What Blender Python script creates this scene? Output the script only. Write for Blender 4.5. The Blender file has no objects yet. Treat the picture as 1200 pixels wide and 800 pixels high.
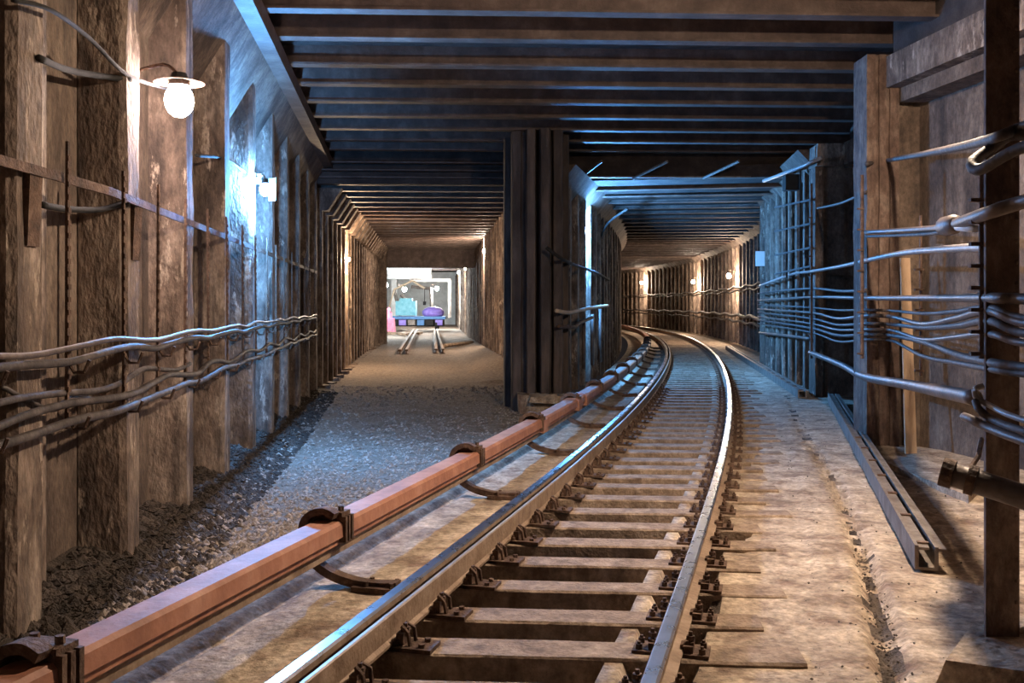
import bpy, math, random
import numpy as np
from mathutils import Vector, Matrix, noise

# ------------------------------------------------------------------ camera / world / exposure
SC = bpy.context.scene
COL = SC.collection
F = 1170.0; HY = 356.0; CZ = 1.85
cam_d = bpy.data.cameras.new('camera')
cam = bpy.data.objects.new('camera', cam_d); COL.objects.link(cam)
cam.location = (0, 0, CZ); cam.rotation_euler = (math.pi / 2, 0, 0)
cam_d.sensor_width = 36.0; cam_d.lens = F / 1200 * 36.0
cam_d.shift_y = -(400 - HY) / 1200.0
cam_d.clip_start = 0.05; cam_d.clip_end = 400
SC.camera = cam
world = bpy.data.worlds.new('world'); SC.world = world; world.use_nodes = True
world.node_tree.nodes['Background'].inputs[0].default_value = (0.30, 0.25, 0.25, 1)
world.node_tree.nodes['Background'].inputs[1].default_value = 0.05
SC.view_settings.view_transform = 'Standard'
SC.view_settings.look = 'None'
SC.view_settings.exposure = -0.08
SC.view_settings.gamma = 1.0
SC.view_settings.use_curve_mapping = False

# lamp colours and powers (watts radiated); the lamps themselves are built further down
WARM = (1.0, 0.78, 0.58); AMBER = (1.0, 0.70, 0.44); COLD = (0.12, 0.42, 1.0); PINK = (1.0, 0.80, 0.74); WHITE = (0.86, 0.96, 1.0)
P_NEAR = 190; P_RIGHT = 1750; P_FILL = 18; P_COLD = 2200; P_COLD_R = 3700; P_TUNNEL = 1500; P_FAR = 1050; P_HALL = 3600

rnd = random.Random(7)
def at(x, y, d):
    return Vector(((x - 600) / F * d, d, CZ - (y - HY) / F * d))
def gnd(x, y, z=0.0):
    return at(x, y, F * (CZ - z) / (y - HY))
def lerp(a, b, t): return a + (b - a) * t
def interp(x, pts):
    if x <= pts[0][0]: return pts[0][1]
    for (a, va), (b, vb) in zip(pts, pts[1:]):
        if x <= b: return va + (vb - va) * (x - a) / (b - a)
    return pts[-1][1]
def nz(x, y, z=0.0): return noise.noise(Vector((x, y, z)))

# ------------------------------------------------------------------ materials
def mat(name, cols, scale=3.0, rough=0.85, bump=0.3, metallic=0.0, streak=1.0, stain=None, stain_amt=0.5, bscale=30.0, rough2=None, grain=0.0, gscale=14.0, chip=None):
    m = bpy.data.materials.new(name); m.use_nodes = True
    nt = m.node_tree; N = nt.nodes; L = nt.links
    b = N['Principled BSDF']
    geo = N.new('ShaderNodeNewGeometry')
    mp = N.new('ShaderNodeMapping'); mp.inputs['Scale'].default_value = (1, 1, 1.0 / streak)
    L.new(geo.outputs['Position'], mp.inputs['Vector'])
    n1 = N.new('ShaderNodeTexNoise'); n1.inputs['Scale'].default_value = scale; n1.inputs['Detail'].default_value = 8; n1.inputs['Roughness'].default_value = 0.65
    L.new(mp.outputs[0], n1.inputs['Vector'])
    cr = N.new('ShaderNodeValToRGB'); e = cr.color_ramp.elements
    k = len(cols)
    e[0].position = 0.32; e[0].color = (*cols[0], 1); e[1].position = 0.68; e[1].color = (*cols[-1], 1)
    for i in range(1, k - 1):
        q = e.new(0.32 + 0.36 * i / (k - 1)); q.color = (*cols[i], 1)
    L.new(n1.outputs['Fac'], cr.inputs[0])
    out = cr.outputs[0]
    if stain:
        mp2 = N.new('ShaderNodeMapping'); mp2.inputs['Scale'].default_value = (1, 1, 1.0 / (streak * 3)); mp2.inputs['Location'].default_value = (5.3, 1.7, 0)
        L.new(geo.outputs['Position'], mp2.inputs['Vector'])
        n2 = N.new('ShaderNodeTexNoise'); n2.inputs['Scale'].default_value = scale * 1.7; n2.inputs['Detail'].default_value = 6; n2.inputs['Roughness'].default_value = 0.6
        L.new(mp2.outputs[0], n2.inputs['Vector'])
        c2 = N.new('ShaderNodeValToRGB'); c2.color_ramp.elements[0].position = 0.5; c2.color_ramp.elements[1].position = 0.66
        L.new(n2.outputs['Fac'], c2.inputs[0])
        mul = N.new('ShaderNodeMath'); mul.operation = 'MULTIPLY'; mul.inputs[1].default_value = stain_amt
        L.new(c2.outputs[0], mul.inputs[0])
        mx = N.new('ShaderNodeMixRGB'); mx.inputs[2].default_value = (*stain, 1)
        L.new(mul.outputs[0], mx.inputs[0]); L.new(out, mx.inputs[1]); out = mx.outputs[0]
    if chip:
        n5 = N.new('ShaderNodeTexNoise'); n5.inputs['Scale'].default_value = 5.0; n5.inputs['Detail'].default_value = 9; n5.inputs['Roughness'].default_value = 0.72
        mp5 = N.new('ShaderNodeMapping'); mp5.inputs['Scale'].default_value = (1, 1, .3); mp5.inputs['Location'].default_value = (2.1, 8.4, 3.3)
        L.new(geo.outputs['Position'], mp5.inputs['Vector']); L.new(mp5.outputs[0], n5.inputs['Vector'])
        c5 = N.new('ShaderNodeValToRGB'); c5.color_ramp.elements[0].position = 0.57; c5.color_ramp.elements[1].position = 0.61
        L.new(n5.outputs['Fac'], c5.inputs[0])
        x5 = N.new('ShaderNodeMixRGB'); x5.inputs[2].default_value = (*chip, 1)
        L.new(c5.outputs[0], x5.inputs[0]); L.new(out, x5.inputs[1]); out = x5.outputs[0]
    if grain:
        n4 = N.new('ShaderNodeTexNoise'); n4.inputs['Scale'].default_value = gscale; n4.inputs['Detail'].default_value = 5; n4.inputs['Roughness'].default_value = 0.7
        L.new(mp.outputs[0], n4.inputs['Vector'])
        m4 = N.new('ShaderNodeMapRange'); m4.inputs['From Min'].default_value = 0.3; m4.inputs['From Max'].default_value = 0.7
        m4.inputs['To Min'].default_value = 1 - grain; m4.inputs['To Max'].default_value = 1 + grain
        L.new(n4.outputs['Fac'], m4.inputs['Value'])
        mm = N.new('ShaderNodeVectorMath'); mm.operation = 'MULTIPLY'
        L.new(out, mm.inputs[0]); L.new(m4.outputs[0], mm.inputs[1]); out = mm.outputs[0]
    L.new(out, b.inputs['Base Color'])
    b.inputs['Roughness'].default_value = rough; b.inputs['Metallic'].default_value = metallic
    if rough2 is not None:
        mr = N.new('ShaderNodeMapRange'); mr.inputs['To Min'].default_value = rough; mr.inputs['To Max'].default_value = rough2
        L.new(n1.outputs['Fac'], mr.inputs['Value']); L.new(mr.outputs[0], b.inputs['Roughness'])
    if bump > 0:
        n3 = N.new('ShaderNodeTexNoise'); n3.inputs['Scale'].default_value = bscale; n3.inputs['Detail'].default_value = 6
        L.new(mp.outputs[0], n3.inputs['Vector'])
        bp = N.new('ShaderNodeBump'); bp.inputs['Strength'].default_value = bump; bp.inputs['Distance'].default_value = 0.03
        L.new(n3.outputs['Fac'], bp.inputs['Height']); L.new(bp.outputs[0], b.inputs['Normal'])
    return m
def emit(name, col, strength):
    m = bpy.data.materials.new(name); m.use_nodes = True
    nt = m.node_tree; b = nt.nodes['Principled BSDF']
    b.inputs['Base Color'].default_value = (0.8, 0.8, 0.8, 1)
    b.inputs['Emission Color'].default_value = (*col, 1); b.inputs['Emission Strength'].default_value = strength
    return m

M = {}
M['wall'] = mat('grimy_concrete', [(0.055, 0.036, 0.027), (0.13, 0.09, 0.066), (0.23, 0.172, 0.132)], 1.5, 0.85, 0.6, streak=1.5, stain=(0.035, 0.024, 0.02), stain_amt=0.8, grain=0.45, gscale=16)
M['rib'] = mat('flaking_concrete', [(0.06, 0.039, 0.029), (0.15, 0.104, 0.077), (0.32, 0.245, 0.19)], 2.6, 0.85, 0.7, streak=2.0, stain=(0.04, 0.026, 0.02), stain_amt=0.8, grain=0.45, gscale=18, chip=(0.34, 0.265, 0.205))
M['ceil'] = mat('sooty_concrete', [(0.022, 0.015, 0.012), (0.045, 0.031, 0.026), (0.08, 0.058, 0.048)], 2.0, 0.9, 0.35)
M['pier_shade'] = mat('shaded_pier', [(0.028, 0.02, 0.018), (0.055, 0.041, 0.037), (0.10, 0.078, 0.07)], 2.2, 0.85, 0.5, streak=2.5, stain=(0.22, 0.16, 0.13), stain_amt=0.4)  # the pier stands unlit; its shade is put into this darker colour
M['beam'] = mat('sooty_steel', [(0.05, 0.03, 0.024), (0.09, 0.058, 0.046), (0.15, 0.105, 0.085)], 3.0, 0.65, 0.25, stain=(0.05, 0.03, 0.022))
M['floor'] = mat('dusty_concrete', [(0.18, 0.125, 0.088), (0.39, 0.30, 0.215), (0.58, 0.47, 0.355)], 2.6, 0.9, 0.7, stain=(0.15, 0.085, 0.055), stain_amt=0.75, bscale=22, grain=0.5, gscale=20)
M['trough'] = mat('dark_ballast', [(0.035, 0.024, 0.017), (0.08, 0.056, 0.04), (0.15, 0.11, 0.08)], 6.0, 0.85, 0.8, bscale=60)  # darker tone for the low trackbed, groove bottom and grit
M['gravel'] = mat('gravel_bed', [(0.10, 0.078, 0.06), (0.20, 0.155, 0.12), (0.30, 0.24, 0.19)], 12.0, 0.95, 0.9, bscale=70)
M['stone'] = mat('gravel_stone', [(0.10, 0.077, 0.06), (0.25, 0.20, 0.16), (0.52, 0.44, 0.37)], 22.0, 0.9, 0.2)
M['dirt'] = mat('black_dirt', [(0.022, 0.016, 0.012), (0.05, 0.036, 0.027), (0.10, 0.074, 0.056)], 8.0, 0.95, 0.9, bscale=50)
M['wood'] = mat('weathered_timber', [(0.14, 0.092, 0.06), (0.27, 0.19, 0.13), (0.40, 0.30, 0.215)], 5.0, 0.85, 0.5, stain=(0.09, 0.052, 0.03), stain_amt=0.6, bscale=40, grain=0.3, gscale=25)
M['rust'] = mat('rusty_iron', [(0.045, 0.025, 0.017), (0.11, 0.062, 0.040), (0.20, 0.125, 0.085)], 9.0, 0.75, 0.5, metallic=0.25, bscale=50)
M['railside'] = mat('rail_side_rust', [(0.16, 0.10, 0.065), (0.27, 0.185, 0.125), (0.36, 0.26, 0.19)], 6.0, 0.7, 0.3, metallic=0.2)
M['railtop'] = mat('polished_steel', [(0.55, 0.56, 0.60), (0.72, 0.73, 0.78)], 6.0, 0.22, 0.0, metallic=1.0, rough2=0.34)
M['railworn'] = mat('worn_steel', [(0.36, 0.29, 0.24), (0.52, 0.45, 0.40)], 6.0, 0.45, 0.05, metallic=0.6)
M['cover'] = mat('red_brown_cover', [(0.26, 0.105, 0.062), (0.37, 0.165, 0.10), (0.46, 0.235, 0.155)], 4.0, 0.6, 0.15, stain=(0.22, 0.10, 0.06), stain_amt=0.5)
M['cable'] = mat('dusty_cable', [(0.03, 0.022, 0.02), (0.065, 0.05, 0.045), (0.12, 0.096, 0.088)], 10.0, 0.65, 0.2)
M['pipe'] = mat('grey_pipe', [(0.07, 0.05, 0.042), (0.12, 0.09, 0.078), (0.17, 0.132, 0.116)], 6.0, 0.5, 0.15, metallic=0.2)
M['lightpipe'] = mat('pale_cable', [(0.22, 0.19, 0.18), (0.30, 0.27, 0.26), (0.38, 0.35, 0.34)], 8.0, 0.45, 0.1)
M['column'] = mat('rusted_column', [(0.05, 0.027, 0.02), (0.11, 0.066, 0.048), (0.19, 0.13, 0.10)], 4.0, 0.8, 0.5, streak=1.5, grain=0.4, stain=(0.36, 0.28, 0.22), stain_amt=0.35)
M['plank'] = mat('pale_plank', [(0.42, 0.27, 0.16), (0.56, 0.38, 0.24), (0.64, 0.47, 0.32)], 5.0, 0.8, 0.3, streak=4)
M['steel'] = mat('galvanised_channel', [(0.12, 0.098, 0.085), (0.21, 0.175, 0.15), (0.30, 0.26, 0.225)], 5.0, 0.6, 0.2, metallic=0.3, stain=(0.13, 0.075, 0.05))
M['black'] = mat('black_plastic', [(0.012, 0.011, 0.01), (0.025, 0.022, 0.021)], 5.0, 0.95, 0.1)
M['white'] = mat('white_paint', [(0.62, 0.62, 0.6), (0.75, 0.75, 0.74)], 3.0, 0.7, 0.1)
M['blue'] = mat('blue_paint', [(0.05, 0.14, 0.32), (0.09, 0.24, 0.48)], 3.0, 0.6, 0.1)
M['violet'] = mat('violet_tarp', [(0.16, 0.10, 0.42), (0.30, 0.22, 0.62)], 3.0, 0.6, 0.2)
M['red'] = mat('red_paint', [(0.45, 0.08, 0.14), (0.62, 0.18, 0.26)], 3.0, 0.6, 0.1)
M['teal'] = mat('teal_paint', [(0.10, 0.34, 0.42), (0.22, 0.5, 0.58)], 3.0, 0.6, 0.1)
M['sand'] = mat('tan_paint', [(0.45, 0.33, 0.22), (0.6, 0.47, 0.34)], 3.0, 0.6, 0.1)
M['hallwall'] = mat('whitewashed_wall', [(0.45, 0.46, 0.46), (0.66, 0.68, 0.68)], 1.5, 0.8, 0.1)

# ------------------------------------------------------------------ mesh builder
class MB:
    def __init__(self): self.v = []; self.f = []; self.mi = []
    def add(self, vs, fs, mi=0):
        o = len(self.v); self.v.extend([tuple(p) for p in vs]); self.f.extend([tuple(i + o for i in q) for q in fs]); self.mi.extend([mi] * len(fs)); return self
    def box(self, c, s, rz=0.0, mi=0, rx=0.0, ry=0.0, jit=0.0):
        R = Matrix.Rotation(rz, 3, 'Z') @ Matrix.Rotation(ry, 3, 'Y') @ Matrix.Rotation(rx, 3, 'X')
        vs = []
        for z in (-.5, .5):
            for (x, y) in ((-.5, -.5), (.5, -.5), (.5, .5), (-.5, .5)):
                p = Vector((x * s[0], y * s[1], z * s[2]))
                if jit: p += Vector((rnd.uniform(-jit, jit), rnd.uniform(-jit, jit), rnd.uniform(-jit, jit)))
                vs.append(R @ p + Vector(c))
        return self.add(vs, [(3, 2, 1, 0), (4, 5, 6, 7), (0, 1, 5, 4), (1, 2, 6, 5), (2, 3, 7, 6), (3, 0, 4, 7)], mi)
    def hexa(self, b4, t4, mi=0):
        return self.add(list(b4) + list(t4), [(3, 2, 1, 0), (4, 5, 6, 7), (0, 1, 5, 4), (1, 2, 6, 5), (2, 3, 7, 6), (3, 0, 4, 7)], mi)
    def loft(self, rings, closed=True, caps=True, mis=None):
        n = len(rings[0]); o = len(self.v)
        for r in rings: self.v.extend([tuple(p) for p in r])
        for i in range(len(rings) - 1):
            for j in range(n if closed else n - 1):
                k = (j + 1) % n
                self.f.append((o + i * n + j, o + i * n + k, o + (i + 1) * n + k, o + (i + 1) * n + j)); self.mi.append(mis[j] if mis else 0)
        if caps and closed:
            self.f.append(tuple(o + j for j in reversed(range(n)))); self.mi.append(0)
            self.f.append(tuple(o + (len(rings) - 1) * n + j for j in range(n))); self.mi.append(0)
        return self
    def tube(self, pts, r, n=8, caps=True):
        pts = [Vector(p) for p in pts]; rings = []
        up = Vector((0, 0, 1))
        for i, p in enumerate(pts):
            t = (pts[min(i + 1, len(pts) - 1)] - pts[max(i - 1, 0)])
            if t.length < 1e-6: t = Vector((0, 1, 0))
            t.normalize()
            u = up if abs(t.dot(up)) < 0.95 else Vector((1, 0, 0))
            a = t.cross(u).normalized(); b = a.cross(t).normalized()
            rr = r[i] if isinstance(r, (list, tuple)) else r
            rings.append([p + a * (math.cos(2 * math.pi * k / n) * rr) + b * (math.sin(2 * math.pi * k / n) * rr) for k in range(n)])
        return self.loft(rings, True, caps)
    def sphere(self, c, r, nu=12, nv=8, sz=1.0):
        c = Vector(c); rings = []
        for i in range(nv + 1):
            th = math.pi * i / nv; th = min(max(th, 0.02), math.pi - 0.02)
            rings.append([c + Vector((math.sin(th) * math.cos(2 * math.pi * k / nu) * r, math.sin(th) * math.sin(2 * math.pi * k / nu) * r, -math.cos(th) * r * sz)) for k in range(nu)])
        return self.loft(rings)
    def build(self, name, mats, parent=None, smooth=False):
        me = bpy.data.meshes.new(name); me.from_pydata(self.v, [], self.f); me.update()
        if not isinstance(mats, (list, tuple)): mats = [mats]
        for m in mats: me.materials.append(M[m] if isinstance(m, str) else m)
        if len(mats) > 1: me.polygons.foreach_set('material_index', self.mi)
        if smooth: me.polygons.foreach_set('use_smooth', [True] * len(me.polygons))
        o = bpy.data.objects.new(name, me); COL.objects.link(o)
        if parent:
            o.parent = parent
            o.matrix_parent_inverse = WORLD(parent).inverted()
        return o
def WORLD(o):
    m = o.matrix_basis.copy()
    p = o.parent
    if p: m = WORLD(p) @ o.matrix_parent_inverse @ m
    return m
def instance(me, name, parent, loc, rz=0.0, scale=(1, 1, 1), local=False):
    o = bpy.data.objects.new(name, me); COL.objects.link(o)
    o.location = loc; o.rotation_euler = (0, 0, rz); o.scale = scale
    if parent:
        o.parent = parent
        if not local: o.matrix_parent_inverse = WORLD(parent).inverted()
    return o
def tag(o, label=None, cat=None, group=None, kind=None):
    if label: o['label'] = label
    if cat: o['category'] = cat
    if group: o['group'] = group
    if kind: o['kind'] = kind
    return o
def thing(name, loc, label, cat, group=None, rz=0.0):
    o = bpy.data.objects.new(name, None); COL.objects.link(o); o.location = loc; o.rotation_euler = (0, 0, rz); o.empty_display_size = 0.1
    return tag(o, label, cat, group)
def catmull(pts, n=8):
    pts = [Vector(p) for p in pts]; out = []
    for i in range(len(pts) - 1):
        p0 = pts[max(i - 1, 0)]; p1 = pts[i]; p2 = pts[i + 1]; p3 = pts[min(i + 2, len(pts) - 1)]
        for k in range(n):
            t = k / n
            out.append(0.5 * ((2 * p1) + (p2 - p0) * t + (2 * p0 - 5 * p1 + 4 * p2 - p3) * t * t + (3 * p1 - p0 - 3 * p2 + p3) * t ** 3))
    out.append(pts[-1]); return out

# ------------------------------------------------------------------ track centre line (curving left) and wall lines
SL = [(-8, .275), (0, .275), (8, .262), (14, .232), (20, .205), (27, .182), (35, .152), (45, .112), (58, .05), (73, -.05), (90, -.17), (130, -.45)]
_tab = {}
def _build():
    x = -0.23; d = 4.35; xs = []
    N = 2600; step = 0.05
    arr = np.zeros(3000); y0 = -8.0
    k0 = int(round((4.35 - y0) / step)); arr[k0] = x
    for k in range(k0 + 1, 3000): arr[k] = arr[k - 1] + interp(y0 + (k - .5) * step, SL) * step
    for k in range(k0 - 1, -1, -1): arr[k] = arr[k + 1] - interp(y0 + (k + .5) * step, SL) * step
    return arr
TARR = _build()
def xc(d):
    q = (d + 8.0) / 0.05; i = int(min(max(math.floor(q), 0), 2998)); return float(TARR[i] + (TARR[i + 1] - TARR[i]) * (q - i))
def hd(d): return math.atan(interp(d, SL))
def tp(u, d, z=0.0):
    h = hd(d); return Vector((xc(d) + u * math.cos(h), d - u * math.sin(h), z))
def left_front(d):      # front faces of the ribs of the left wall
    if d <= 6.5: return -2.68
    if d <= 24: return -2.68 - .115 * (d - 6.5)
    return -4.69 - .081 * (d - 24)
def mid_left(d):        # right-hand wall of the left tunnel
    return .30 - .078 * (d - 24)
CEIL = 5.33; TCEIL_L = 4.75; TCEIL_R = 4.85

# ------------------------------------------------------------------ SETTING: floors
def grid(name, us, ss, fn, mats, mfn=None, kind='structure', parent=None, smooth=True):
    nu, ns = len(us), len(ss); vs = []; 
    for s in ss:
        for u in us: vs.append(fn(u, s))
    fs = []; mi = []
    for j in range(ns - 1):
        for i in range(nu - 1):
            fs.append((j * nu + i, j * nu + i + 1, (j + 1) * nu + i + 1, (j + 1) * nu + i))
            mi.append(mfn(.5 * (us[i] + us[i + 1]), .5 * (ss[j] + ss[j + 1])) if mfn else 0)
    b = MB(); b.add(vs, fs); b.mi = mi
    o = b.build(name, mats, parent, smooth)
    if kind: o['kind'] = kind
    return o
def frange(a, b, s):
    n = max(1, int(round((b - a) / s))); return [a + (b - a) * i / n for i in range(n + 1)]

# groove (broken drain line) in the right-hand floor
GROOVE = [gnd(x, y) for x, y in ((922, 462), (938, 500), (960, 535), (985, 580), (1008, 640), (1026, 700), (1040, 760), (1050, 830))]
GROOVE = catmull(GROOVE, 10)
GR = np.array([(p.x, p.y) for p in GROOVE])
def groove_dist(x, y):
    return math.sqrt(float(np.min((GR[:, 0] - x) ** 2 + (GR[:, 1] - y) ** 2)))
SP = 0.60
def trough_r(d): return 0.43 + 0.05 * nz(d * 2.1, 3.3)
def outer_r(d):
    k = math.floor(d / SP)
    r = random.Random(k * 13 + 5).random()
    return 0.93 + (0.34 * (r - .6) / .4 if r > .6 else 0.0) + 0.04 * nz(d * 3, 9.1)
us_r = [-1.12, -1.0, -.93, -.86, -.6, -.2, .2, .38, .43, .47, .56, .62, .66] + frange(.70, 1.5, .05) + frange(1.56, 6.0, .06)
def bed_z(u, d):
    p = tp(u, d)
    n = nz(p.x * 1.1, p.y * 1.1) * .02 + nz(p.x * 5, p.y * 5) * .008
    if u <= -1.0: z = .03 + n
    elif u <= -.93: z = -.05 + n
    elif u < .40: z = -.19 + n * 1.2
    elif u < .44: z = -.19
    elif u < .60: z = -.018 + n * .5
    elif u < outer_r(d): z = -.13 + n
    else:
        z = (-.02 if u < 1.6 else -.012) + n * (0.7 if u < 1.6 else 1.6)
        if u > 1.7: z += .015 * nz(p.x * .5, p.y * .5, 4)
        if 3.4 < d < 24:
            g = groove_dist(p.x, p.y); w = .045 + .03 * nz(p.y * 4, 1.0)
            if g < w + .05: z -= .075 * min(1.0, (w + .05 - g) / .05)
    return Vector((p.x, p.y, z))
def bed_m(u, d):
    if u < -1.0: return 0
    if u < .43: return 1
    if u < .60: return 0
    if u < outer_r(d): return 1
    if 1.7 < u < 4 and 3.4 < d < 24:
        p = tp(u, d)
        if groove_dist(p.x, p.y) < .055 + .03 * nz(p.y * 4, 1.0): return 1
    return 0
ss_near = frange(-2.0, 3.4, .4) + frange(3.4, 14.0, .075)[1:] + frange(14, 26, .15)[1:]
floor_r = grid('floor_trackbed', us_r, ss_near, bed_z, ['floor', 'trough'], bed_m)
us_f = [-2.3, -1.0, -.93, -.6, .4, .45, .6, .9, 1.2, 2.0, 3.2]
floor_far = grid('floor_curve', us_f, frange(26, 112, .8), lambda u, d: Vector((*tp(u, d).xy, .03 if u < -.95 else (-.15 if u < .42 else -.012))), ['floor', 'trough'], lambda u, d: 1 if -1.0 < u < .43 else 0)
# ledge under the contact rail
def edge_l(d): return -1.0 + .05 * nz(d * 2.3, 7.7) + .03 * nz(d * 7, 1.7)
def ledge_z(t, d):
    u = lerp(-2.15, edge_l(d), t); p = tp(u, d)
    z = .035 + .016 * nz(p.x * 2.2, p.y * 2.2) + .010 * nz(p.x * 8, p.y * 8)
    q = -1.62 + .04 * nz(d * 1.4, 2.0)           # shallow gutter running under the contact rail
    z -= .05 * max(0, 1 - abs(u - q) / .07)
    if t > .995: z = -.02
    if t > .9999: z = -.12
    if t < .001: z = -.25
    return Vector((p.x, p.y, z))
ledge = grid('floor_ledge', [0, .01] + frange(.03, .97, .03) + [.99, .996, 1.0], frange(2.0, 14, .08) + frange(14, 26, .2)[1:], ledge_z, ['floor'])

# gravel of the left tunnel
def gz(x, d):
    base = interp(d, [(4, -.06), (7, -.10), (12, -.24), (16, -.30), (30, -.30), (36, -.22), (40, -.20), (60, -.30), (130, -.3)])
    wl = left_front(d) - .32
    t = x - wl
    b = 0.0
    if d < 27:
        hgt = interp(d, [(3, .20), (8, .24), (14, .26), (22, .18), (27, .05)])
        b = hgt * max(0.0, 1 - t / (.78 + .15 * nz(d, 3.0))) ** 1.0
    if 27 < d < 60:
        tr = mid_left(d) - x
        b += max(0, .42 * (1 - max(tr, 0) / 1.1)) * interp(d, [(27, .2), (32, 1), (40, .6), (60, .2)])
    return base + b + .03 * nz(x * 1.7, d * 1.7) + .015 * nz(x * 6, d * 6)
def right_of_gravel(d):
    if d < 19.6: return tp(-1.95, d).x
    return max(mid_left(d), .3) + .1 if d < 26 else mid_left(d) + .1
def grav(t, d):
    xl = left_front(d) - .4; xr = right_of_gravel(d) + .1
    x = lerp(xl, xr, t); return Vector((x, d, gz(x, d)))
def grav_m(t, d):
    xl = left_front(d) - .4; xr = right_of_gravel(d) + .1; x = lerp(xl, xr, t)
    return 1 if (d < 25 and x - left_front(d) < .34 + .1 * nz(d * 3, 0)) else 0
gravel = grid('floor_gravel', frange(0, 1, .018), frange(1.5, 14, .11) + frange(14, 40, .25)[1:] + frange(40, 130, 1.5)[1:], grav, ['gravel', 'dirt'], grav_m)

def stones(name, n, fn, mats, smin, smax, label, cat='gravel', parent=None):
    r = np.random.RandomState(abs(hash(name)) % 1 + n)
    base = np.array([(0, 0, 1), (0, 0, -1), (1, 0, .1), (.3, .95, -.1), (-.8, .6, .1), (-.8, -.6, -.1), (.3, -.95, .1)], float)
    tri = [(0, 2, 3), (0, 3, 4), (0, 4, 5), (0, 5, 6), (0, 6, 2), (1, 3, 2), (1, 4, 3), (1, 5, 4), (1, 6, 5), (1, 2, 6)]
    V = []; Fc = []
    for i in range(n):
        p = fn(r)
        if p is None: continue
        s = smin + (smax - smin) * r.rand() ** 2.2
        a = r.rand() * 6.28; c, si = math.cos(a), math.sin(a)
        v = base * (1 + (r.rand(7, 3) - .5) * .5) * np.array([s, s * (.6 + .4 * r.rand()), s * (.45 + .35 * r.rand())])
        v = np.stack([v[:, 0] * c - v[:, 1] * si, v[:, 0] * si + v[:, 1] * c, v[:, 2]], 1) + np.array(p)
        o = len(V) * 7
        V.append(v); Fc.extend([(x + o, y + o, z + o) for x, y, z in tri])
    V = np.concatenate(V)
    b = MB(); b.v = [tuple(q) for q in V]; b.f = Fc; b.mi = [0] * len(Fc)
    o = b.build(name, mats, parent)
    return tag(o, label, cat, kind='stuff')
def f_grav(r):
    d = 4.0 * (26 / 4.0) ** r.rand()
    xl = left_front(d) + .22; xr = right_of_gravel(d)
    x = xl + (xr - xl) * r.rand()
    if x > xr - .02: return None
    return (x, d, gz(x, d) + .004)
stones('loose_gravel', 15000, f_grav, ['stone'], .012, .050, 'loose grey gravel spread over the left tunnel bed')
def f_berm(r):
    d = 4.2 * (24 / 4.2) ** r.rand(); x = left_front(d) - .30 + .8 * r.rand() ** .9
    return (x, d, gz(x, d) + .008)
stones('black_rubble', 6500, f_berm, ['dirt'], .016, .065, 'black dirt and rubble heaped along the left wall foot', 'rubble')
def f_dust(r):
    d = 3.6 * (20 / 3.6) ** r.rand(); k = r.rand()
    if k < .35:
        g = GR[r.randint(len(GR))]; x = g[0] + (r.rand() - .5) * .12; y = g[1] + (r.rand() - .5) * .3
        return (x, y, -.035)
    if k < .6:
        u = .62 + .3 * r.rand(); p = tp(u, d, -.10); return (p.x, p.y, p.z)
    if k < .8:
        u = -1.0 + .16 * r.rand(); p = tp(u, d, -.06); return (p.x, p.y, p.z)
    u = 1.5 + 2.2 * r.rand() ** 1.5; p = tp(u, d, .004); return (p.x, p.y, p.z)
stones('floor_grit', 3600, f_dust, ['trough'], .003, .013, 'dark grit lying in the floor cracks beside the rails', 'grit')

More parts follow.
